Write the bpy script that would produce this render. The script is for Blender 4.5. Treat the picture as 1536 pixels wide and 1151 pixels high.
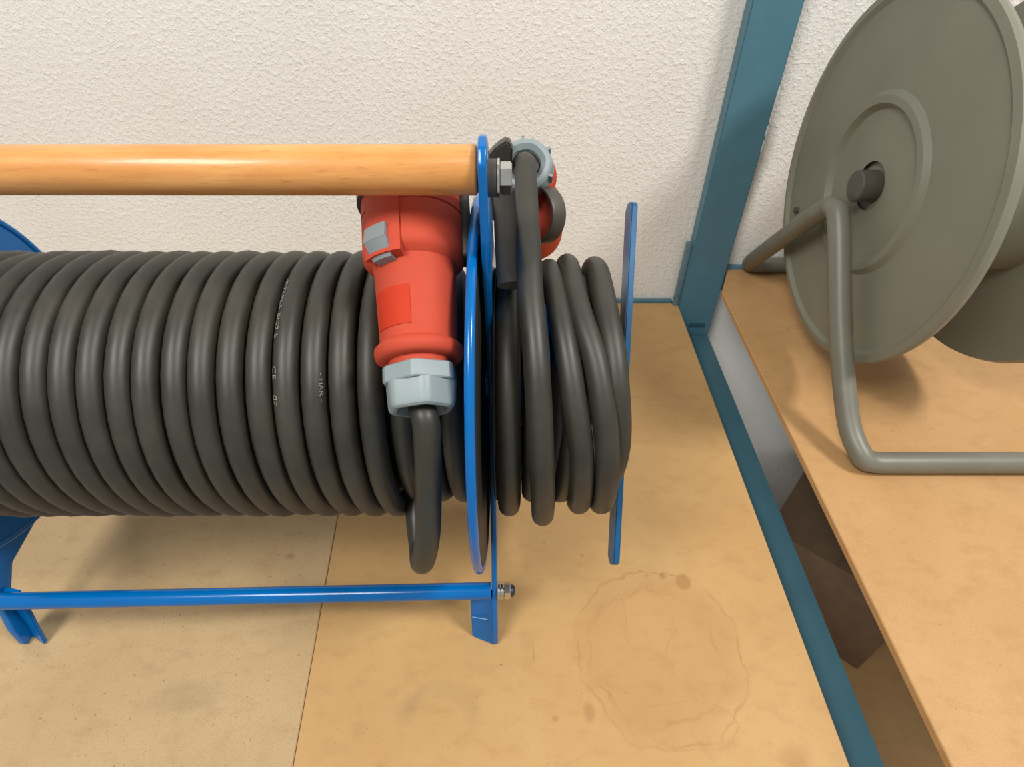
import bpy, bmesh, math, random
from mathutils import Vector, Matrix, noise

random.seed(4)
for o in list(bpy.data.objects):
    bpy.data.objects.remove(o)
scene = bpy.context.scene
COL = scene.collection
S = 0.00115           # one layout unit (about a millimetre) in metres
PI = math.pi


def V(*a):
    return Vector(a)


# ------------------------------------------------------------------ camera
PITCH = math.radians(42.5)
cam_d = bpy.data.cameras.new('camera')
cam = bpy.data.objects.new('camera', cam_d)
COL.objects.link(cam)
cam_d.sensor_fit = 'HORIZONTAL'
cam_d.sensor_width = 36
cam_d.lens = 860 / 1536 * 36
cam_d.clip_start = 0.01
cam.location = V(0, 0, 440) * S
cam.rotation_euler = (PI / 2 - PITCH, 0, 0)
scene.camera = cam

# ------------------------------------------------------------------ world + lamps
world = bpy.data.worlds.new('world')
scene.world = world
world.use_nodes = True
bg = world.node_tree.nodes['Background']
bg.inputs[0].default_value = (1.0, 0.985, 0.965, 1)
bg.inputs[1].default_value = 0.40


def area(name, loc, target, sx, sy, power, color):
    d = bpy.data.lights.new(name, 'AREA')
    d.shape = 'RECTANGLE'
    d.size = sx * S
    d.size_y = sy * S
    d.energy = power
    d.color = color
    o = bpy.data.objects.new(name, d)
    COL.objects.link(o)
    o.location = V(*loc) * S
    o.rotation_euler = (V(*target) - V(*loc)).to_track_quat('-Z', 'Y').to_euler()
    return o


area('ceiling_lamp_main', (-660, -500, 1600), (0, 330, 100), 560, 420, 25, (1.0, 0.97, 0.925))
area('ceiling_lamp_second', (1200, -250, 1900), (80, 500, 100), 480, 300, 40, (1.0, 0.97, 0.93))
scene.view_settings.view_transform = 'Standard'
scene.view_settings.look = 'None'
scene.view_settings.gamma = 1
scene.view_settings.use_curve_mapping = False
scene.view_settings.exposure = 0.09


# ------------------------------------------------------------------ material tools
class NT:
    def __init__(self, name):
        self.m = bpy.data.materials.new(name)
        self.m.use_nodes = True
        self.t = self.m.node_tree
        self.b = self.t.nodes['Principled BSDF']
        tc = self.n('ShaderNodeTexCoord')
        mp = self.n('ShaderNodeVectorMath', operation='SCALE')
        self.t.links.new(tc.outputs['Object'], mp.inputs[0])
        mp.inputs['Scale'].default_value = 1 / S
        self.co = mp.outputs[0]          # object coordinates in layout units

    def n(self, typ, **kw):
        nd = self.t.nodes.new(typ)
        for k, v in kw.items():
            setattr(nd, k, v)
        return nd

    def link(self, a, b):
        if isinstance(a, (int, float)):
            b.default_value = a
        elif isinstance(a, tuple):
            b.default_value = a if len(a) == len(b.default_value) else tuple(a) + (1,)
        else:
            self.t.links.new(a, b)

    def math(self, op, a, b=0.0, clamp=False):
        nd = self.n('ShaderNodeMath', operation=op, use_clamp=clamp)
        self.link(a, nd.inputs[0])
        self.link(b, nd.inputs[1])
        return nd.outputs[0]

    def noise(self, scale, detail=3, rough=0.5, vec=None, stretch=None, dist=0.0):
        nd = self.n('ShaderNodeTexNoise')
        v = vec or self.co
        if stretch:
            mm = self.n('ShaderNodeVectorMath', operation='MULTIPLY')
            self.link(v, mm.inputs[0])
            mm.inputs[1].default_value = stretch
            v = mm.outputs[0]
        self.link(v, nd.inputs['Vector'])
        nd.inputs['Scale'].default_value = scale
        nd.inputs['Detail'].default_value = detail
        nd.inputs['Roughness'].default_value = rough
        nd.inputs['Distortion'].default_value = dist
        return nd.outputs['Fac']

    def ramp(self, fac, lo, hi, a=0.0, b=1.0):
        nd = self.n('ShaderNodeMapRange', clamp=True)
        self.link(fac, nd.inputs[0])
        nd.inputs[1].default_value = lo
        nd.inputs[2].default_value = hi
        nd.inputs[3].default_value = a
        nd.inputs[4].default_value = b
        return nd.outputs[0]

    def mix(self, fac, a, b):
        nd = self.n('ShaderNodeMix', data_type='RGBA')
        self.link(fac, nd.inputs[0])
        self.link(a, nd.inputs[6])
        self.link(b, nd.inputs[7])
        return nd.outputs[2]

    def bump(self, h, strength, dist):
        nd = self.n('ShaderNodeBump')
        self.link(h, nd.inputs['Height'])
        nd.inputs['Strength'].default_value = strength
        nd.inputs['Distance'].default_value = dist * S
        self.link(nd.outputs[0], self.b.inputs['Normal'])

    def out(self, color=None, rough=None, metal=None, spec=None, coat=None):
        for k, v in (('Base Color', color), ('Roughness', rough), ('Metallic', metal), ('Specular IOR Level', spec), ('Coat Weight', coat)):
            if v is not None:
                self.link(v, self.b.inputs[k])
        return self.m


def lin(r, g, b):
    f = lambda c: (c / 255 / 12.92) if c / 255 <= 0.04045 else ((c / 255 + 0.055) / 1.055) ** 2.4
    return (f(r), f(g), f(b))


def simple(name, rgb, rough, metal=0.0, spec=0.5, var=0.12, scale=0.05, coat=None, bumps=0.0, bscale=1.0):
    t = NT(name)
    nz = t.noise(scale, 4)
    c = lin(*rgb)
    lo = tuple(x * (1 - var) for x in c)
    hi = tuple(min(1, x * (1 + var)) for x in c)
    col = t.mix(t.ramp(nz, 0.3, 0.7), lo, hi)
    if bumps:
        t.bump(t.noise(bscale, 2), bumps, 0.3)
    return t.out(col, rough, metal, spec, coat)


M = {}
M['blue'] = simple('blue_enamel', (0, 99, 170), 0.17, spec=0.36, var=0.06)
M['blue_bar'] = simple('blue_bar_enamel', (14, 84, 128), 0.3, var=0.12)
M['teal'] = simple('rack_blue_paint', (77, 121, 138), 0.45, var=0.07, scale=0.03, bumps=0.12, bscale=0.25)
M['teal_old'] = simple('rack_blue_scuffed', (96, 122, 134), 0.5, var=0.14, scale=0.12)
M['red'] = simple('red_plastic', (188, 73, 51), 0.6, spec=0.2, var=0.04)
M['red_label'] = simple('red_label_patch', (188, 54, 26), 0.6, spec=0.2, var=0.03)
M['grey_plastic'] = simple('grey_plastic', (136, 149, 151), 0.45, var=0.04)
M['latch'] = simple('latch_grey_plastic', (128, 136, 138), 0.45, var=0.04)
M['dark_plastic'] = simple('smoky_dark_plastic', (76, 72, 64), 0.45, var=0.08)
M['black_rubber'] = simple('black_rubber', (40, 38, 35), 0.55, var=0.1)
M['drum_dark'] = simple('drum_core_dark', (28, 30, 34), 0.5, var=0.1)
M['zinc'] = simple('zinc_plated_steel', (205, 205, 202), 0.22, metal=1.0, var=0.08, scale=0.3)
M['bolt_dark'] = simple('bolt_end_dark', (70, 78, 96), 0.3, metal=0.8)
M['grey_reel'] = simple('olive_grey_reel', (122, 122, 107), 0.5, var=0.06, scale=0.02)
M['grey_tube'] = simple('grey_tube_paint', (112, 111, 99), 0.42, var=0.06)
M['print'] = simple('white_cable_print', (138, 137, 128), 0.6, var=0.4, scale=0.6)
M['slot'] = simple('dark_slot_paint', (44, 84, 104), 0.5)
M['chip'] = simple('bare_paint_chip', (205, 212, 212), 0.5)
M['scratch'] = simple('paint_scratch', (96, 158, 200), 0.4)
M['cardboard'] = simple('brown_cardboard', (116, 90, 66), 0.8, var=0.1)


def cable_mat():
    t = NT('black_cable_rubber')
    dust = t.ramp(t.noise(0.035, 4, 0.6), 0.35, 0.75)
    fine = t.noise(1.4, 3, 0.6)
    col = t.mix(dust, lin(42, 41, 35), lin(57, 54, 45))
    col = t.mix(t.ramp(fine, 0.62, 0.8, 0, 0.25), col, lin(92, 88, 78))
    t.bump(fine, 0.08, 0.3)
    return t.out(col, t.ramp(dust, 0, 1, 0.44, 0.54), spec=0.55)


M['cable'] = cable_mat()


def beech():
    t = NT('varnished_beech')
    big = t.noise(0.02, 5, 0.6, stretch=(1, 5, 5))
    grain = t.noise(0.35, 5, 0.65, stretch=(0.09, 1, 1))
    fleck = t.noise(0.9, 2, 0.5, stretch=(0.14, 1, 1))
    col = t.mix(t.ramp(big, 0.3, 0.7), lin(203, 138, 70), lin(220, 160, 92))
    col = t.mix(t.ramp(grain, 0.42, 0.72, 0, 0.4), col, lin(184, 116, 54))
    col = t.mix(t.ramp(fleck, 0.6, 0.74, 0, 0.35), col, lin(160, 94, 44))
    t.bump(grain, 0.06, 0.3)
    return t.out(col, 0.36, spec=0.5, coat=0.15)


M['beech'] = beech()


def wall_mat():
    t = NT('woodchip_wallpaper')
    a = t.noise(0.2, 3, 0.55)
    b = t.noise(0.5, 2, 0.5)
    chip = t.math('ADD', t.ramp(a, 0.47, 0.68), t.math('MULTIPLY', t.ramp(b, 0.54, 0.74), 0.7))
    h = t.math('ADD', chip, t.math('MULTIPLY', t.noise(0.9, 3), 0.25))
    tone = t.ramp(t.noise(0.006, 3), 0.3, 0.7)
    col = t.mix(tone, lin(229, 226, 219), lin(234, 232, 226))
    t.bump(h, 0.45, 1.0)
    return t.out(col, 0.85, spec=0.25)


M['wall'] = wall_mat()


def board_mat(name, base, light, dark, speck, marks):
    t = NT(name)
    sep = t.n('ShaderNodeSeparateXYZ')
    t.link(t.co, sep.inputs[0])
    X, Y = sep.outputs[0], sep.outputs[1]
    wob = t.math('MULTIPLY', t.math('SUBTRACT', t.noise(0.03, 3, 0.5), 0.5), 26)
    wob2 = t.math('MULTIPLY', t.math('SUBTRACT', t.noise(0.3, 3, 0.6), 0.5), 3)
    w = t.math('ADD', wob, wob2)
    blot = t.noise(0.012, 4, 0.55)
    col = t.mix(t.ramp(blot, 0.3, 0.7), base, light)
    col = t.mix(t.ramp(t.noise(0.05, 5, 0.6, stretch=(1, 1.6, 1)), 0.5, 0.78, 0, 0.35), col, dark)
    f = t.noise(1.1, 3, 0.7)
    col = t.mix(t.ramp(f, 0.5, 0.78, 0, speck), col, dark)
    col = t.mix(t.ramp(t.noise(0.45, 2, 0.5, stretch=(1, 1, 1)), 0.7, 0.76, 0, speck * 1.1), col, tuple(c * 0.5 for c in dark))
    for kind, cx, cy, rx, ry, width, amt, rgb in marks:
        dx = t.math('DIVIDE', t.math('SUBTRACT', X, cx), rx)
        dy = t.math('DIVIDE', t.math('SUBTRACT', Y, cy), ry)
        r = t.math('SQRT', t.math('ADD', t.math('MULTIPLY', dx, dx), t.math('MULTIPLY', dy, dy)))
        r = t.math('MULTIPLY', r, rx)
        if kind in ('ring', 'arc'):
            r = t.math('ADD', r, w)
            d = t.math('ABSOLUTE', t.math('SUBTRACT', r, rx))
            fac = t.ramp(d, width * 0.25, width, amt, 0)
            fac = t.math('MULTIPLY', fac, t.ramp(t.noise(0.03, 2), 0.38, 0.6, 0.25, 1))
            if kind == 'arc':
                fac = t.math('MULTIPLY', fac, t.ramp(dy, -0.1, 0.5))
        else:
            r = t.math('ADD', r, t.math('MULTIPLY', w, 0.12 if kind == 'spot' else 0.9))
            fac = t.ramp(r, rx - width, rx, amt, 0)
        col = t.mix(fac, col, rgb)
    t.bump(f, 0.1, 0.2)
    return t.out(col, 0.56, spec=0.4)


DK = lin(150, 100, 56)
GR = lin(128, 104, 82)
marks = [('ring', 112, 184, 62, 66, 1.3, 0.38, DK), ('ring', 108, 180, 50, 50, 1.3, 0.24, DK), ('ring', 106, 205, 20, 26, 1.2, 0.22, DK),
         ('blob', 112, 186, 66, 70, 14, 0.16, DK), ('ring', 120, 132, 36, 16, 1.4, 0.22, DK),
         ('spot', 141, 238, 7, 7.5, 2, 0.5, DK), ('spot', 125, 243, 3.6, 3.6, 1.5, 0.5, DK), ('spot', 112, 244, 2.6, 2.6, 1.5, 0.3, DK),
         ('spot', 54, 140, 5.5, 9, 3, 0.4, DK), ('spot', 30, 136, 2.6, 2.6, 1.2, 0.4, DK), ('spot', 70, 152, 2, 2, 1, 0.3, DK),
         ('arc', -52, 132, 24, 22, 9, 0.38, GR), ('blob', 150, 300, 40, 25, 26, 0.15, DK), ('blob', 80, 420, 60, 50, 40, 0.12, DK),
         ('spot', -8, 172, 1.6, 1.2, 1, 0.6, GR), ('spot', 16, 182, 0.7, 12, 0.5, 0.5, GR), ('blob', 14, 192, 7, 10, 7, 0.2, GR),
         ('spot', 60, 262, 2, 2, 1, 0.4, DK), ('spot', 28, 275, 2, 2, 1, 0.4, DK), ('blob', 190, 110, 12, 12, 10, 0.35, DK)]
M['hardboard'] = board_mat('brown_hardboard', lin(186, 147, 95), lin(195, 158, 105), lin(158, 114, 68), 0.42, marks)
M['chipboard'] = board_mat('pale_chipboard', lin(181, 153, 112), lin(189, 163, 123), lin(148, 116, 80), 0.7,
                           [('spot', -190, 262, 5, 3.5, 3, 0.4, GR), ('blob', -230, 150, 30, 14, 14, 0.2, GR)])
M['hardboard2'] = board_mat('brown_hardboard_worn', lin(184, 142, 93), lin(194, 153, 104), lin(150, 108, 66), 0.42, [])


# ------------------------------------------------------------------ mesh tools
def empty(name, loc, label, cat, group=None):
    o = bpy.data.objects.new(name, None)
    COL.objects.link(o)
    o.location = V(*loc) * S
    o.empty_display_size = 0.02
    o['label'] = label
    o['category'] = cat
    if group:
        o['group'] = group
    return o


def origin_of(p):
    v = V(0, 0, 0)
    while p is not None:
        v = v + p.location
        p = p.parent
    return v


def mk(name, bm, mat, parent=None, origin=None, angle=35, label=None, cat=None, kind=None, smooth=True):
    """link a bmesh (world layout units) as one object"""
    base = origin_of(parent)
    loc = V(*origin) * S if origin else base.copy()
    bmesh.ops.recalc_face_normals(bm, faces=bm.faces)
    for v in bm.verts:
        v.co = v.co * S - loc
    me = bpy.data.meshes.new(name)
    bm.to_mesh(me)
    bm.free()
    if smooth:
        me.shade_smooth()
        me.set_sharp_from_angle(angle=math.radians(angle))
    me.materials.append(M[mat] if isinstance(mat, str) else mat)
    o = bpy.data.objects.new(name, me)
    COL.objects.link(o)
    o.parent = parent
    o.location = loc - base
    if label:
        o['label'] = label
    if cat:
        o['category'] = cat
    if kind:
        o['kind'] = kind
    return o


def box(bm, x0, x1, y0, y1, z0, z1, bev=0.0, mat=None, seg=2):
    r = bmesh.ops.create_cube(bm, size=1)
    vs = r['verts']
    for v in vs:
        v.co = V(x0 + (v.co.x + .5) * (x1 - x0), y0 + (v.co.y + .5) * (y1 - y0), z0 + (v.co.z + .5) * (z1 - z0))
        if mat:
            v.co = mat @ v.co
    if bev:
        es = list({e for v in vs for e in v.link_edges})
        bmesh.ops.bevel(bm, geom=es, offset=bev, segments=seg, affect='EDGES', profile=0.5)
    return bm


def lathe(bm, prof, mat, n=40, cap0=True, cap1=True, fn=None):
    """prof: list of (w, r) along local z"""
    rings = []
    for w, r in prof:
        ring = []
        for i in range(n):
            a = 2 * PI * i / n
            rr = r * (fn(a, w) if fn else 1)
            ring.append(bm.verts.new(mat @ V(rr * math.cos(a), rr * math.sin(a), w)))
        rings.append(ring)
    for a, b in zip(rings, rings[1:]):
        for i in range(n):
            bm.faces.new((a[i], a[(i + 1) % n], b[(i + 1) % n], b[i]))
    if cap0:
        bm.faces.new(list(reversed(rings[0])))
    if cap1:
        bm.faces.new(rings[-1])
    return bm


def tube(bm, pts, r, n=14, caps=True, flat=None):
    """sweep a circle (or a flat ellipse) along pts with parallel transport"""
    pts = [V(*p) for p in pts]
    N = len(pts)
    tan = [(pts[min(i + 1, N - 1)] - pts[max(i - 1, 0)]).normalized() for i in range(N)]
    up = V(1, 0, 0) if abs(tan[0].x) < 0.9 else V(0, 0, 1)
    nrm = (up - tan[0] * up.dot(tan[0])).normalized()
    rings = []
    for i in range(N):
        nrm = (nrm - tan[i] * nrm.dot(tan[i])).normalized()
        bi = tan[i].cross(nrm)
        a_, b_ = flat if flat else (r, r)
        rings.append([bm.verts.new(pts[i] + nrm * (a_ * math.cos(2 * PI * k / n)) + bi * (b_ * math.sin(2 * PI * k / n))) for k in range(n)])
    for a, b in zip(rings, rings[1:]):
        for k in range(n):
            bm.faces.new((a[k], a[(k + 1) % n], b[(k + 1) % n], b[k]))
    if caps:
        bm.faces.new(list(reversed(rings[0])))
        bm.faces.new(rings[-1])
    return bm


def catmull(pts, per=10):
    pts = [tuple(p) for p in pts]
    P = [pts[0]] + pts + [pts[-1]]
    out = []
    for i in range(1, len(P) - 2):
        for k in range(per):
            t = k / per
            row = []
            for c in range(len(pts[0])):
                a, b, d, e = P[i - 1][c], P[i][c], P[i + 1][c], P[i + 2][c]
                row.append(0.5 * (2 * b + (d - a) * t + (2 * a - 5 * b + 4 * d - e) * t * t + (3 * b - a - 3 * d + e) * t ** 3))
            out.append(tuple(row))
    out.append(pts[-1])
    return out


def prism_x(bm, poly, x0, x1, bev=0.0, seg=2):
    """polygon in (y, z) given thickness along x"""
    a = [bm.verts.new(V(x0, y, z)) for y, z in poly]
    f = bm.faces.new(a)
    r = bmesh.ops.extrude_face_region(bm, geom=[f])
    vs = [g for g in r['geom'] if isinstance(g, bmesh.types.BMVert)]
    for v in vs:
        v.co.x = x1
    if bev:
        es = list({e for v in a + vs for e in v.link_edges})
        bmesh.ops.bevel(bm, geom=es, offset=bev, segments=seg, affect='EDGES', profile=0.5)
    return bm


def frame(origin, w, xhint):
    """matrix: local z = w, local x close to xhint"""
    w = V(*w).normalized()
    x = V(*xhint)
    x = (x - w * x.dot(w)).normalized()
    y = w.cross(x)
    m = Matrix((x, y, w)).transposed().to_4x4()
    m.translation = V(*origin)
    return m


def hexfn(phase=0.0):
    def f(a, w):
        k = (a + phase) % (PI / 3) - PI / 6
        return min(math.cos(PI / 6) / math.cos(k), 0.955)
    return f


# ------------------------------------------------------------------ the setting
WALL_Y = 647
bm = bmesh.new()
box(bm, -1500, 1600, WALL_Y, WALL_Y + 100, -900, 1500)
mk('wall_back', bm, 'wall', None, (0, WALL_Y, 0), kind='structure', smooth=False)['label'] = 'off-white woodchip papered wall behind the shelves'

# rack: post, rails, gusset
rack = empty('shelving_rack', (222, 628, -300), 'teal-blue painted steel shelving rack whose post rises in front of the wall', 'rack')
bm = bmesh.new()
poly = [(222, 628), (270, 628), (270, 631.5), (225.5, 631.5), (225.5, 646.5), (222, 646.5)]
vs = [bm.verts.new(V(x, y, -300)) for x, y in poly]
f = bm.faces.new(vs)
r = bmesh.ops.extrude_face_region(bm, geom=[f])
for g in r['geom']:
    if isinstance(g, bmesh.types.BMVert):
        g.co.z = 1100
bmesh.ops.bevel(bm, geom=[e for e in bm.edges if abs(e.verts[0].co.z - e.verts[1].co.z) > 100], offset=1.1, segments=2, affect='EDGES')
post = mk('post', bm, 'teal', rack)
for z, h, d in ((236, 34, 0.7), (222, 10, 1.0), (205, 12, 0.6)):
    bm = bmesh.new()
    box(bm, 270 - d - 0.2, 270.25, 627.75, 629.2, z, z + h, 0.15, seg=1)
    mk('paint_chip', bm, 'chip', post, label='bare chipped paint along the post edge')
bm = bmesh.new()
box(bm, 214.5, 221.8, 634, 640, -22, 92, 0.8)
mk('gusset_plate', bm, 'teal_old', rack)
bm = bmesh.new()
box(bm, 226, 270, 40, 627.5, -49, -45, 0.8)
box(bm, 266, 270, 40, 627.5, -85, -48.8, 0.8)
mk('side_rail', bm, 'teal', rack)
bm = bmesh.new()
box(bm, -900, 214, 640.5, 646.5, -30, 4, 0.8)
mk('back_rail', bm, 'teal', rack)
bm = bmesh.new()
box(bm, -900, 222, 100, 640, -49, -27, 0.8)
mk('shelf_support', bm, 'teal', rack)
bm = bmesh.new()
box(bm, 240, 262, 627.2, 629, -31, -24, 0.6)
mk('post_slot', bm, 'slot', rack)

# shelf boards (loose on the rack)
bm = bmesh.new()
top = [(-139, 40), (222, 40), (222, 640), (-182, 640)]
vs = [bm.verts.new(V(x, y, -26)) for x, y in top]
r = bmesh.ops.extrude_face_region(bm, geom=[bm.faces.new(vs)])
for g in r['geom']:
    if isinstance(g, bmesh.types.BMVert):
        g.co.z = 0
bmesh.ops.bevel(bm, geom=list(bm.edges), offset=0.6, segments=1, affect='EDGES')
mk('shelf_board', bm, 'hardboard', None, (0, 0, 0), label='stained orange-brown hardboard shelf panel under the reel, ending at the blue rail', cat='shelf board')
bm = bmesh.new()
top = [(-900, 40), (-139.7, 40), (-182.7, 640), (-900, 640)]
vs = [bm.verts.new(V(x, y, -26)) for x, y in top]
r = bmesh.ops.extrude_face_region(bm, geom=[bm.faces.new(vs)])
for g in r['geom']:
    if isinstance(g, bmesh.types.BMVert):
        g.co.z = -0.8
bmesh.ops.bevel(bm, geom=list(bm.edges), offset=0.7, segments=1, affect='EDGES')
mk('shelf_board', bm, 'chipboard', None, (0, 0, 0), label='paler speckled chipboard shelf panel left of the seam', cat='shelf board')

rack2 = empty('shelving_rack', (700, 628, -510), 'neighbouring blue steel rack carrying the higher shelf board on the right', 'rack')
bm = bmesh.new()
box(bm, 272, 1000, 640.5, 646.5, 20, 56, 0.8)
mk('back_rail', bm, 'teal', rack2)
bm = bmesh.new()
box(bm, 300, 1000, 120, 640, 20, 44.5, 0.8)
mk('shelf_support', bm, 'teal', rack2)
bm = bmesh.new()
box(bm, 960, 1000, 600, 640, -900, 1100, 0.8)
mk('post', bm, 'teal', rack2)
bm = bmesh.new()
box(bm, 300, 1000, 100, 640, -510, -490, 0.8)
mk('lower_shelf', bm, 'hardboard2', rack2)
bm = bmesh.new()
top = [(255, 40), (1000, 40), (1000, 640), (273, 640), (272, 630), (255, 588)]
vs = [bm.verts.new(V(x, y, 45)) for x, y in top]
r = bmesh.ops.extrude_face_region(bm, geom=[bm.faces.new(vs)])
for g in r['geom']:
    if isinstance(g, bmesh.types.BMVert):
        g.co.z = 52
bmesh.ops.bevel(bm, geom=list(bm.edges), offset=0.7, segments=1, affect='EDGES')
mk('shelf_board', bm, 'hardboard2', None, (255, 40, 45), label='worn brown shelf board beyond the gap, higher than the reel shelf', cat='shelf board')
bm = bmesh.new()
mt = Matrix.Translation(V(412, 518, -490)) @ Matrix.Rotation(math.radians(49), 4, 'Z')
box(bm, -40, 220, -200, 0, 0, 190, 1.0, mt)
box(bm, -40, 220, -101, -99, 190, 190.6, 0, mt)
mk('cardboard_box', bm, 'cardboard', None, (412, 518, -490), label='dark brown cardboard box in the shadow below the gap', cat='box')

# ------------------------------------------------------------------ cable reel
AY, AZ = 273.5, 189.4          # drum axis
reel = empty('cable_reel', (-12.5, 273, 0), 'blue steel cable reel with round wooden carrying handle, standing on the shelf', 'cable reel')


def side_plate(x0, x1, inward):
    p = [(236, 346), (241, 352), (248, 354), (256, 352), (262, 345), (300, 280), (338, 235), (344, 150), (346, 60), (352, 3), (352, 0), (338, 0),
         (318, 40), (300, 56), (262, 64), (222, 58), (206, 42), (199, 3), (199, 0), (187, 0), (186, 3), (188, 20), (196, 46), (204, 64),
         (236, 140), (252, 190), (254, 232), (248, 262), (237, 310)]
    bm = bmesh.new()
    prism_x(bm, p, x0, x1, 1.1)
    pl = mk('side_plate', bm, 'blue', reel)
    # bent foot flange
    bm = bmesh.new()
    xa, xb = (x0 - 16, x0 + .5) if inward < 0 else (x1 - .5, x1 + 13)
    a = [V(xa, 193, 0), V(xb, 186.5, 0), V(xb, 201, 51), V(xa, 203.5, 51)]
    bt = [v + V(0, 3.4, 0) for v in a]
    vs = [bm.verts.new(v) for v in a + bt]
    for q in ((0, 1, 2, 3), (7, 6, 5, 4), (0, 4, 5, 1), (1, 5, 6, 2), (2, 6, 7, 3), (3, 7, 4, 0)):
        bm.faces.new([vs[i] for i in q])
    bmesh.ops.bevel(bm, geom=list(bm.edges), offset=0.6, segments=2, affect='EDGES')
    ft = mk('foot_flange', bm, 'blue', reel)
    if inward < 0:
        for line in ([(xa + 1, 196.9, 24.0), (xa + 6, 195.6, 25), (xb - 4, 194.0, 26.2)], [(xa + 1.2, 202.6, 49.5), (xa + 10, 201.2, 49.8)]):
            bm = bmesh.new()
            tube(bm, line, 0.35, 6)
            mk('scratch', bm, 'scratch', ft, label='pale scratch in the blue paint of the foot')
    return pl


side_plate(-14.4, -10.6, -1)
side_plate(-372, -367, 1)

# handle
HY, HZ = 250, 338.6
bm = bmesh.new()
lathe(bm, [(0, 9.2), (0.6, 10.1), (1.4, 10.5), (349.6, 10.7), (350.4, 10.3), (351, 9.4)], frame((-366, HY, HZ), (1, 0, 0), (0, 1, 0)), 40)
mk('handle', bm, 'beech', reel)
bm = bmesh.new()
lathe(bm, [(0, 4), (9, 4)], frame((-17, HY, HZ), (1, 0, 0), (0, 1, 0)), 16)
mk('handle_screw', bm, 'zinc', reel)
bm = bmesh.new()
lathe(bm, [(0, 8.2), (3.6, 8.2), (4.2, 7.6)], frame((-10.6, HY + 1, HZ - 4), (1, 0, 0), (0, 1, 0)), 28)
mk('spacer', bm, 'dark_plastic', reel)
bm = bmesh.new()
lathe(bm, [(0, 8.4), (1.0, 8.4)], frame((-6.4, HY + 1, HZ - 4), (1, 0, 0), (0, 1, 0)), 28)
mk('washer', bm, 'zinc', reel)
bm = bmesh.new()
lathe(bm, [(0, 6.4), (.5, 7.0), (4.8, 7.0), (5.4, 6.2)], frame((-5.4, HY + 1, HZ - 4), (1, 0, 0), (0, 0.5, 1)), 6)
mk('handle_nut', bm, 'zinc', reel, angle=20)

# crossbar rods
RY, RZ = 202.5, 53
bm = bmesh.new()
tube(bm, [(-366.5, RY - 8, RZ), (-15, RY, RZ)], 5.9, 24)
mk('crossbar', bm, 'blue', reel)
bm = bmesh.new()
tube(bm, [(-366.5, 326, 60), (-15, 326, 60)], 5.9, 20)
mk('crossbar', bm, 'blue', reel)
bm = bmesh.new()
for k in range(2):
    lathe(bm, [(0, 6.2), (1.3, 6.2)], frame((-9.9 + 2.0 * k, RY, RZ), (1, 0, 0), (0, 1, 0)), 26)
lathe(bm, [(0, 3.2), (8, 3.2)], frame((-10, RY, RZ), (1, 0, 0), (0, 1, 0)), 14)
mk('washer', bm, 'zinc', reel)
bm = bmesh.new()
lathe(bm, [(0, 5.3), (.5, 5.9), (4.0, 5.9), (4.6, 5.3)], frame((-5.6, RY, RZ), (1, 0, 0), (0, .3, 1)), 6)
nut = mk('lock_nut', bm, 'zinc', reel, angle=20)
bm = bmesh.new()
lathe(bm, [(0, 4.6), (1.8, 4.3), (3.0, 3.0), (3.4, 1.6)], frame((-1.0, RY, RZ), (1, 0, 0), (0, 1, 0)), 18)
mk('bolt_end', bm, 'bolt_dark', nut)

# drum: core, flange discs with rolled rims, axle
bm = bmesh.new()
lathe(bm, [(0, 56), (330, 56)], frame((-352, AY, AZ), (1, 0, 0), (0, 1, 0)), 48)
mk('drum_core', bm, 'drum_dark', reel)


def flange(x, s):
    m = frame((x, AY, AZ), (s, 0, 0), (0, 1, 0))
    bm = bmesh.new()
    lathe(bm, [(-0.8, 14), (-0.8, 114.6), (0.8, 114.6), (0.8, 62), (-1.2, 58), (-1.2, 14)], m, 72, False, False)
    d = mk('flange_disc', bm, 'blue', reel)
    bm = bmesh.new()
    prof = [(2.5 * math.sin(a), 115.0 + 2.5 * math.cos(a)) for a in [2 * PI * k / 14 for k in range(15)]]
    lathe(bm, prof, m, 96, False, False)
    bmesh.ops.remove_doubles(bm, verts=bm.verts, dist=0.001)
    mk('rolled_rim', bm, 'blue', d)


flange(-19.0, 1)
flange(-356, -1)
bm = bmesh.new()
lathe(bm, [(0, 20), (0, 112.5), (0.9, 112.5), (0.9, 20)], frame((-17.6, AY, AZ), (1, 0, 0), (0, 1, 0)), 72, False, False)
mk('flange_shade_disc', bm, 'black_rubber', reel)  # added black sheet: shade on the flange's right face, hides its bright reflection
bm = bmesh.new()
lathe(bm, [(0, 20), (0, 73), (0.6, 74), (1.4, 74), (1.8, 73), (1.8, 20)], frame((-10.5, AY, AZ), (1, 0, 0), (0, 1, 0)), 64, False, False)
mk('gap_shade_disc', bm, 'black_rubber', reel)  # added black disc that darkens the open gap between side plate and tail coil
bm = bmesh.new()
lathe(bm, [(0, 9), (443, 9)], frame((-374, AY, AZ), (1, 0, 0), (0, 1, 0)), 24)
mk('axle', bm, 'blue', reel)

# side winder: hub, two spokes inside the tail coil, long retaining bar at the end
bm = bmesh.new()
lathe(bm, [(0, 26), (1, 27), (70, 27), (71, 26)], frame((-2, AY, AZ), (1, 0, 0), (0, 1, 0)), 32)
mk('winder_hub', bm, 'drum_dark', reel)
dirb = V(12 / 234, .676, .737).normalized()
side = V(1, 0.0, -12 / 234 / .737).normalized()
nrm = dirb.cross(side).normalized()


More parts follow.
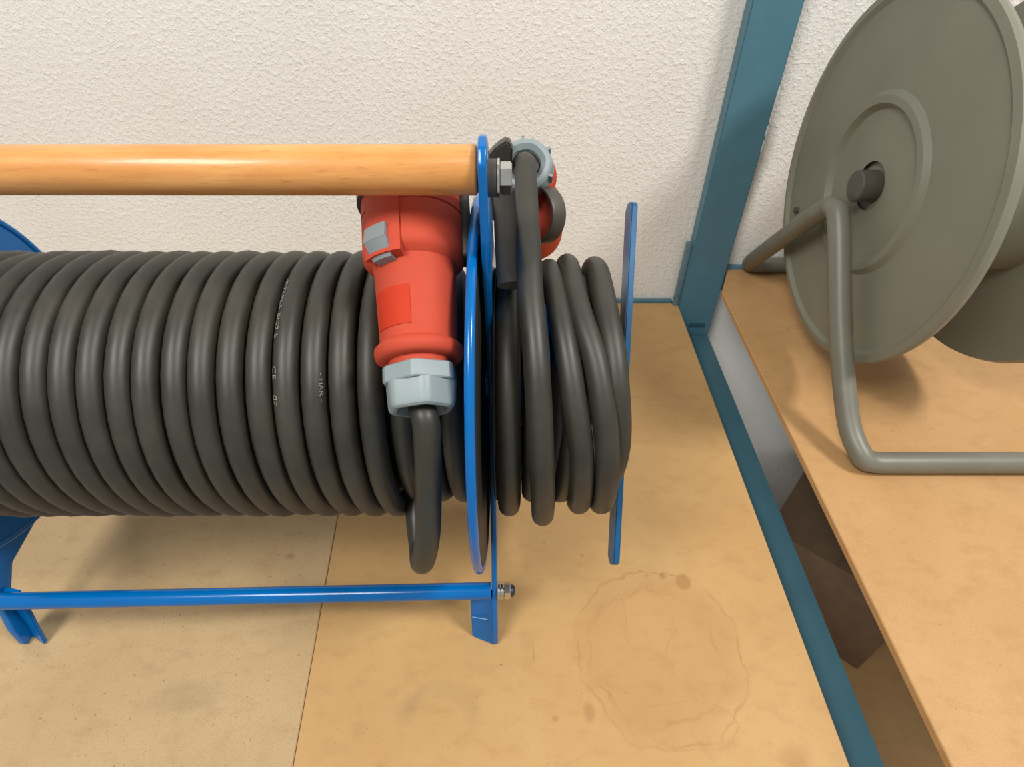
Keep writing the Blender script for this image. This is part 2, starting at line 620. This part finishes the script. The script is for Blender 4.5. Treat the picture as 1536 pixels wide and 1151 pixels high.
def winder_bar(cx, half, wid, th, name, rot=0.0):
    m = Matrix((side, nrm, dirb)).transposed().to_4x4()
    m = Matrix.Translation(V(cx, AY, AZ)) @ Matrix.Rotation(rot, 4, 'X') @ m
    bm = bmesh.new()
    pts = []
    for k in range(13):
        a = PI * k / 12
        pts.append((wid / 2 * math.cos(a), half - wid / 2 * 0.55 + wid / 2 * 0.55 * math.sin(a)))
    poly = pts + [(-p[0], -p[1]) for p in pts]
    a = [bm.verts.new(m @ V(-th / 2, y, z)) for y, z in poly]
    b = [bm.verts.new(m @ V(th / 2, y, z)) for y, z in poly]
    bm.faces.new(a)
    bm.faces.new(list(reversed(b)))
    n = len(a)
    for i in range(n):
        bm.faces.new((a[i], a[(i + 1) % n], b[(i + 1) % n], b[i]))
    bmesh.ops.bevel(bm, geom=[e for e in bm.edges if len(e.link_faces) == 2 and any(len(f.verts) > 6 for f in e.link_faces)],
                    offset=0.7, segments=2, affect='EDGES')
    return mk(name, bm, 'blue_bar', reel)


winder_bar(71.5, 117, 17, 4.2, 'winder_bar')
# flat arms that carry the tail coil
arms = Matrix((side, nrm, dirb)).transposed().to_4x4()
arms.translation = V(0, AY, AZ)
for m in (arms, Matrix.Translation(V(0, AY, AZ)) @ Matrix.Rotation(math.radians(52), 4, 'X')):
    for sg in (1, -1):
        bm = bmesh.new()
        box(bm, -8, 56, -9, 9, sg * 56 - 1.6, sg * 56 + 1.6, 0.8, m)
        mk('winder_arm', bm, 'blue', reel)

bm = bmesh.new()
m = Matrix.Translation(V(0, AY, AZ)) @ Matrix.Rotation(0.47, 4, 'X')
box(bm, 15.9, 19.6, -19, 17, 27, 76, 0.8, m)
mk('winder_fin', bm, 'blue', reel)

# ------------------------------------------------------------------ extension cable
CR = 6.6
cab = empty('extension_cable', (-180, AY, AZ - 84), 'black rubber extension cable with red plugs, wound in coils on the blue reel', 'cable')


def coil_pt(phi, x, R):
    return V(x, AY - R * math.sin(phi), AZ + R * math.cos(phi))


PITCH_X = 14.3
X0 = -346.4
R1 = 77.4


def outer_state(phi):
    x = X0 + PITCH_X * phi / (2 * PI)
    q = phi * 0.16
    x += 1.3 * noise.noise(V(q, 3.1, 0)) + 0.6 * noise.noise(V(q * 3, 7.7, 0))
    R = R1 + 1.6 * noise.noise(V(q * 1.4, 0, 5.0))
    return x, R


turns_outer = (-66 - X0) / PITCH_X
bm = bmesh.new()
pts = []
n = int(turns_outer * 44)
for i in range(n + 1):
    phi = turns_outer * 2 * PI * i / n
    x, R = outer_state(phi)
    pts.append(coil_pt(phi, x, R))
# the outer layer dives down to the inner layer towards the flange
phi0 = turns_outer * 2 * PI
for i in range(1, 150):
    phi = phi0 + i * 2 * PI / 44
    k = min(1, i / 26)
    k = k * k * (3 - 2 * k)
    x, R = outer_state(phi)
    x = -66 + (x + 66) * 0.93
    if x > -27:
        break
    pts.append(coil_pt(phi, x, R - 9.0 * k))
tube(bm, pts, CR, 16)
# inner layer
pts = []
for i in range(int(21 * 36)):
    phi = 2 * PI * i / 36
    pts.append(coil_pt(phi + 1.0, -335 + PITCH_X * phi / (2 * PI), 65.2))
tube(bm, [p for p in pts if p.x < -74], CR, 12)
main_coil = mk('main_coil', bm, 'cable', cab)

# plug ----------------------------------------------------------------------
el = math.radians(32)
d2 = V(0, math.cos(el), math.sin(el))
n2 = V(0, -math.sin(el), math.cos(el))
P0 = V(-45.2, AY, AZ) + n2 * 95 - d2 * 5
D = (d2 + V(-0.088, 0, 0)).normalized()
PM = frame(P0, D, (1, 0, 0))       # local x: right, local y: D x right (away from drum side), local z: along the plug


def lathe_part(name, prof, mat, parent, m, n=48, fn=None, angle=35, label=None, cap0=True, cap1=True):
    bm = bmesh.new()
    lathe(bm, prof, m, n, cap0, cap1, fn)
    return mk(name, bm, mat, parent, angle=angle, label=label)


FS = 1 if (PM.to_3x3() @ V(0, 1, 0)).dot(V(0, 0, 440) - P0) > 0 else -1    # sign of the local y that faces outwards


def patch(bm, m, a0, a1, w0, w1, r0, r1, wr=None, n=14):
    """curved block on a cylinder; angles from the outward direction, positive to the right"""
    def pt(a, w, r):
        return m @ V(r * math.sin(a), FS * r * math.cos(a), w)
    g = []
    for i in range(n + 1):
        a = a0 + (a1 - a0) * i / n
        g.append([bm.verts.new(pt(a, w, r)) for w, r in ((w0, r0), (w0, r1), (w1, wr or r1), (w1, r0))])
    for p, q in zip(g, g[1:]):
        for k in range(4):
            bm.faces.new((p[k], q[k], q[(k + 1) % 4], p[(k + 1) % 4]))
    bm.faces.new(g[0])
    bm.faces.new(list(reversed(g[-1])))


prof = [(-17, 14.5), (-11.2, 15), (-10.8, 19), (-9.6, 20.6), (-7, 21.4), (-5, 21.2), (-3.6, 20), (-2.6, 18.7), (0, 18.5), (34, 20.2), (37.5, 20.8),
        (39.5, 23.6), (41.5, 25.2), (44, 25.7), (63.2, 25.9), (63.5, 25.4), (64.1, 25.4), (64.4, 26.0), (84, 26.2), (84, 23.5), (66, 23.0)]
plug = lathe_part('plug', prof, 'red', cab, PM, 64, angle=40, label='red five-pin industrial plug with grey gland nut, in front of the drum')
bm = bmesh.new()
lathe(bm, [(-24, 8), (-33.6, 12.6), (-35, 13.4), (-35, 15.2), (-34.2, 16.6), (-32.5, 17.4), (-22.4, 18.2), (-22, 17.2), (-20, 17), (-20, 8)], PM, 72, False, False, hexfn(0.25))
gl = mk('gland_nut', bm, 'grey_plastic', plug, angle=25)
bm = bmesh.new()
lathe(bm, [(-22.6, 12), (-22.6, 18.4), (-22, 19), (-15, 19), (-14.4, 18.4), (-14.4, 12)], PM, 72, False, False, hexfn(0.52))
mk('gland_collar', bm, 'grey_plastic', plug, angle=25)
lathe_part('gland_seal', [(-27, 6.8), (-26, 8.6), (-20, 8.6)], 'black_rubber', gl, PM, 32, cap0=False)
# latch housing + grey latch
bm = bmesh.new()
patch(bm, PM, -0.88, -0.10, 35.5, 64, 20, 27.2, 26.6)
bmesh.ops.bevel(bm, geom=[e for e in bm.edges if e.calc_face_angle(0) > 0.8], offset=1.2, segments=3, affect='EDGES')
mk('latch_housing', bm, 'red', plug)
bm = bmesh.new()
patch(bm, PM, -0.76, -0.32, 42, 50, 24, 30.2, 29.2, 8)
bmesh.ops.bevel(bm, geom=[e for e in bm.edges if e.calc_face_angle(0) > 0.8], offset=0.5, segments=2, affect='EDGES')
lt = mk('latch', bm, 'latch', plug)
bm = bmesh.new()
patch(bm, PM, -0.74, -0.30, 34.0, 42.2, 19, 25.0, 30.2, 8)
bmesh.ops.bevel(bm, geom=[e for e in bm.edges if e.calc_face_angle(0) > 0.8], offset=0.5, segments=2, affect='EDGES')
mk('latch_tongue', bm, 'latch', lt)
# thin seam on the collar and flat label patch
bm = bmesh.new()
patch(bm, PM, -1.08, -0.02, 2.5, 21.5, 17.5, 19.05, 19.95, 16)
mk('label_patch', bm, 'red_label', plug, angle=25)
# dark spring lid around the mouth
bm = bmesh.new()
lathe(bm, [(73.5, 26.3), (74.3, 28.0), (85.5, 28.3), (86.5, 27.2), (86.5, 24)], PM, 56, False, False)
lid = mk('lid_ring', bm, 'dark_plastic', plug)
bm = bmesh.new()
for w0, w1, o0, o1, hh in ((40, 84, 23.5, 29.5, 7.5), (44, 62, 27, 33.5, 6.0)):
    box(bm, o0, o1, -hh, hh, w0, w1, 2.2, PM, 3)
mk('lid_hinge', bm, 'black_rubber', lid)
# plug tail hanging in front of the drum
ge = PM @ V(0, 0, -33)
dn = -(PM.to_3x3() @ V(0, 0, 1))
tail = [PM @ V(0, 0, -14), ge, ge + dn * 10 + V(1.5, 1, -1), V(-41.6, 175, 208), V(-43.6, 166.5, 182), V(-48.6, 167, 156), V(-52.4, 175, 141),
        V(-55, 187, 137), V(-58, 203, 146), V(-59.5, 222, 154), V(-60, 246, 150), V(-62, 270, 138)]
bm = bmesh.new()
tube(bm, catmull(tail, 12), CR, 18)
mk('plug_lead', bm, 'cable', cab)

# coupling behind the drum top ---------------------------------------------------
G = V(8.6, 378, 291.5)
W2 = V(0.07, 0.65, -0.76).normalized()
CM = frame(G, W2, (1, 0, 0))
prof = [(10, 14), (16, 15), (16.5, 19), (19, 21), (22, 21), (24, 19), (28, 19), (62, 21), (66, 24.5), (69, 26), (112, 26.5), (118, 26.5), (118, 22)]
coup = lathe_part('coupling', prof, 'red', cab, CM, 56, angle=40, label='red industrial coupling seen end-on behind the coil top')
bm = bmesh.new()
lathe(bm, [(7, 9.5), (1.5, 10.8), (-1.2, 14.0), (-0.6, 16.8), (1.2, 18.4), (11, 19.6), (11.5, 17.4), (13, 17)], CM, 72, False, False, lambda a, w: hexfn(0.1)(a, w) * 0.3 + 0.7)
g2 = mk('gland_nut', bm, 'grey_plastic', coup, angle=30)
bm = bmesh.new()
for k in range(6):
    a = k * PI / 3 + 0.45
    box(bm, 17.2, 19.8, -0.8, 0.8, 1.5, 10, 0.3, CM @ Matrix.Rotation(a, 4, 'Z'), 1)
mk('grip_rib', bm, 'grey_plastic', g2)
lathe_part('gland_seal', [(2.5, 6.8), (4.5, 11), (10, 11)], 'black_rubber', g2, CM, 32, cap0=False)
# smoky hinged cap hanging off its right side
CAPM = frame(V(15.6, 365, 261), V(0.75, 0.58, -0.29), (0, 0, 1))
bm = bmesh.new()
lathe(bm, [(-1, 17.4), (-1.2, 18.8), (0, 19.5), (10.5, 19.2), (12.4, 17.4), (13, 13), (13, 1)], CAPM, 48, False, True)
lathe(bm, [(-1, 17.4), (9.5, 17.0), (10.2, 1)], CAPM, 48, False, True)
cap_o = mk('hinged_cap', bm, 'dark_plastic', coup)
bm = bmesh.new()
lathe(bm, [(4, 16.2), (9, 16.2), (9.4, 14), (9.5, 1)], CAPM, 40, False, True)
mk('cap_gasket', bm, 'red', cap_o)
bm = bmesh.new()
box(bm, -6, 6, -23, -17.5, -1, 10, 1.5, CAPM, 2)
mk('cap_hinge', bm, 'black_rubber', cap_o)
# dark rubber flap left of the gland nut, falling over the coil top
flp = catmull([(-2.6, 348, 283.5), (-1.6, 318.2, 277.4), (-0.2, 285.6, 277.0), (1.4, 253.3, 276.8)], 12)
bm = bmesh.new()
tube(bm, flp, 5, 16, True, (9.2, 2.6))
mk('rubber_flap', bm, 'black_rubber', coup)
bm = bmesh.new()
out = [(-18.0, 294), (-10.0, 303.5), (-2.8, 308), (0.5, 303), (-0.5, 276), (-2.6, 246), (-17.0, 246)]
fv = [bm.verts.new(V(x, 374 + (300 - z) * 0.9 * 0.25, z)) for x, z in out]
r = bmesh.ops.extrude_face_region(bm, geom=[bm.faces.new(fv)])
for g in r['geom']:
    if isinstance(g, bmesh.types.BMVert):
        g.co.y += 11
bmesh.ops.bevel(bm, geom=list(bm.edges), offset=1.4, segments=2, affect='EDGES')
mk('spring_lid', bm, 'dark_plastic', coup)

# tail coil: from the gland over the top, down the front, then round the winder
lead = [G + W2 * 12, G + W2 * 2, G - W2 * 5 + V(0, -1.5, -2), V(8.6, 360, 297.5), V(8.6, 338, 294.5), V(8.8, 312, 288.5)]
path = catmull(lead, 10)
key = [(0.12, 9.0, 95.5), (0.35, 9.6, 91.5), (0.7, 12.0, 88.5), (PI / 2, 16.5, 83.5), (2.2, 18.8, 83), (PI, 20.5, 80), (3.9, 22.5, 72), (4.8, 25, 68), (5.6, 23, 71), (2 * PI, 22.5, 75.6),
       (2.25 * PI, 30, 76.5), (2.5 * PI, 38.5, 76.5), (3 * PI, 43, 75.5), (3.5 * PI, 38, 75), (4 * PI, 33.5, 76), (4.25 * PI, 44.5, 77), (4.5 * PI, 52, 77), (5 * PI, 57, 74.5),
       (5.5 * PI, 54, 74), (6 * PI, 50, 74), (6.25 * PI, 54, 74), (6.5 * PI, 58, 66), (7 * PI, 50, 62), (7.5 * PI, 46, 63), (8 * PI, 42, 63), (8.5 * PI, 31, 68.5), (9 * PI, 30, 68), (9.5 * PI, 29, 63),
       (10 * PI, 27, 63), (10.5 * PI, 25, 64), (11 * PI, 20, 64), (11.5 * PI, 16, 64), (12 * PI, 13.5, 64), (12.5 * PI, 12.2, 69), (13 * PI, 12.6, 67), (13.5 * PI, 6, 66),
       (14 * PI, -1.6, 72), (14.5 * PI, -1.6, 77), (15 * PI, -1.8, 76), (15.5 * PI, -1, 70), (16 * PI, 1, 60)]
ks = catmull(key, 14)
path = path[:-1] + [tuple(coil_pt(p, x, R)) for p, x, R in ks]
# resample evenly
rs = [V(*path[0])]
for p in path[1:]:
    if (V(*p) - rs[-1]).length > 3.2:
        rs.append(V(*p))
bm = bmesh.new()
tube(bm, rs, CR + 0.1, 16)
mk('tail_coil', bm, 'cable', cab)

# printing on the jacket -----------------------------------------------------------
def jacket_text(txt, phi_s, psi, size, turn, rscale=1.0):
    """text following the outer coil from angle phi_s, psi = angle round the jacket (0 outwards, negative to the left)"""
    cu = bpy.data.curves.new('print', 'FONT')
    cu.body = txt
    cu.size = size
    tmp = bpy.data.objects.new('print_tmp', cu)
    COL.objects.link(tmp)
    dg = bpy.context.evaluated_depsgraph_get()
    me = bpy.data.meshes.new_from_object(tmp.evaluated_get(dg))
    bpy.data.objects.remove(tmp)
    bm = bmesh.new()
    bm.from_mesh(me)
    bpy.data.meshes.remove(me)
    bmesh.ops.triangulate(bm, faces=bm.faces)
    for v in bm.verts:
        u, h = v.co.x * rscale, v.co.y - size * 0.35
        phi = phi_s + u / (R1 + CR) + turn * 2 * PI
        x, R = outer_state(phi)
        a = psi + h / CR
        rr = R + (CR + 0.12) * math.cos(a)
        p = coil_pt(phi, x + (CR + 0.12) * math.sin(a), rr)
        v.co = p
    o = mk('print', bm, 'print', main_coil, smooth=False)
    o['label'] = 'white lettering printed on the cable jacket'


TURN = round((-114 - X0) / PITCH_X - 0.13)
jacket_text('H07RN-F 5G2,5', 0.05, -0.66, 4.2, TURN, 1.5)
jacket_text('CE', 0.72, -0.66, 4.6, TURN, 1.3)
jacket_text('07', 0.90, -0.66, 4.6, TURN, 1.3)
jacket_text('- HAR -', 0.76, 0.86, 3.2, TURN + 1, 1.5)

# ------------------------------------------------------------------ grey reel on the right-hand shelf
gr = empty('cable_reel', (370, 474, 52), 'grey reel with a bent tubular stand, partly hidden at the right beyond the post', 'cable reel')
GM = frame((303, 474, 234), (1, 0, 0), (0, 1, 0))
bm = bmesh.new()
lathe(bm, [(2, 20), (2, 60), (-3, 64), (-3, 70), (1, 74), (1, 140), (-2, 144), (-1, 150), (2, 151), (7, 149), (7, 20)], GM, 96, False, False)
mk('flange_disc', bm, 'grey_reel', gr)
bm = bmesh.new()
lathe(bm, [(120, 20), (120, 149), (126, 151), (128, 144), (125, 140), (125, 20)], GM, 72, False, False)
mk('flange_disc', bm, 'grey_reel', gr)
bm = bmesh.new()
lathe(bm, [(6, 70), (121, 70)], GM, 48)
mk('drum_core', bm, 'grey_reel', gr)
bm = bmesh.new()
lathe(bm, [(-11, 12), (-10, 13), (2, 13), (140, 18)], GM, 32)
mk('hub', bm, 'dark_plastic', gr)
bm = bmesh.new()
lathe(bm, [(-1.5, 3), (1.5, 3)], frame((302, 574, 164), (1, 0, 0), (0, 1, 0)), 16)
mk('rivet', bm, 'dark_plastic', gr)
st = catmull([(440, 633, 62), (380, 634, 62), (322, 634, 62), (306, 633, 63), (297, 629, 68), (290, 590, 105), (285, 530, 165), (283, 490, 205), (282, 474, 214), (283, 458, 205),
              (285, 400, 140), (290, 345, 84), (297, 318, 66), (306, 314, 62), (322, 313, 62), (380, 313, 62), (440, 313, 62)], 8)
bm = bmesh.new()
tube(bm, st, 9.2, 18)
mk('tubular_stand', bm, 'grey_tube', gr)
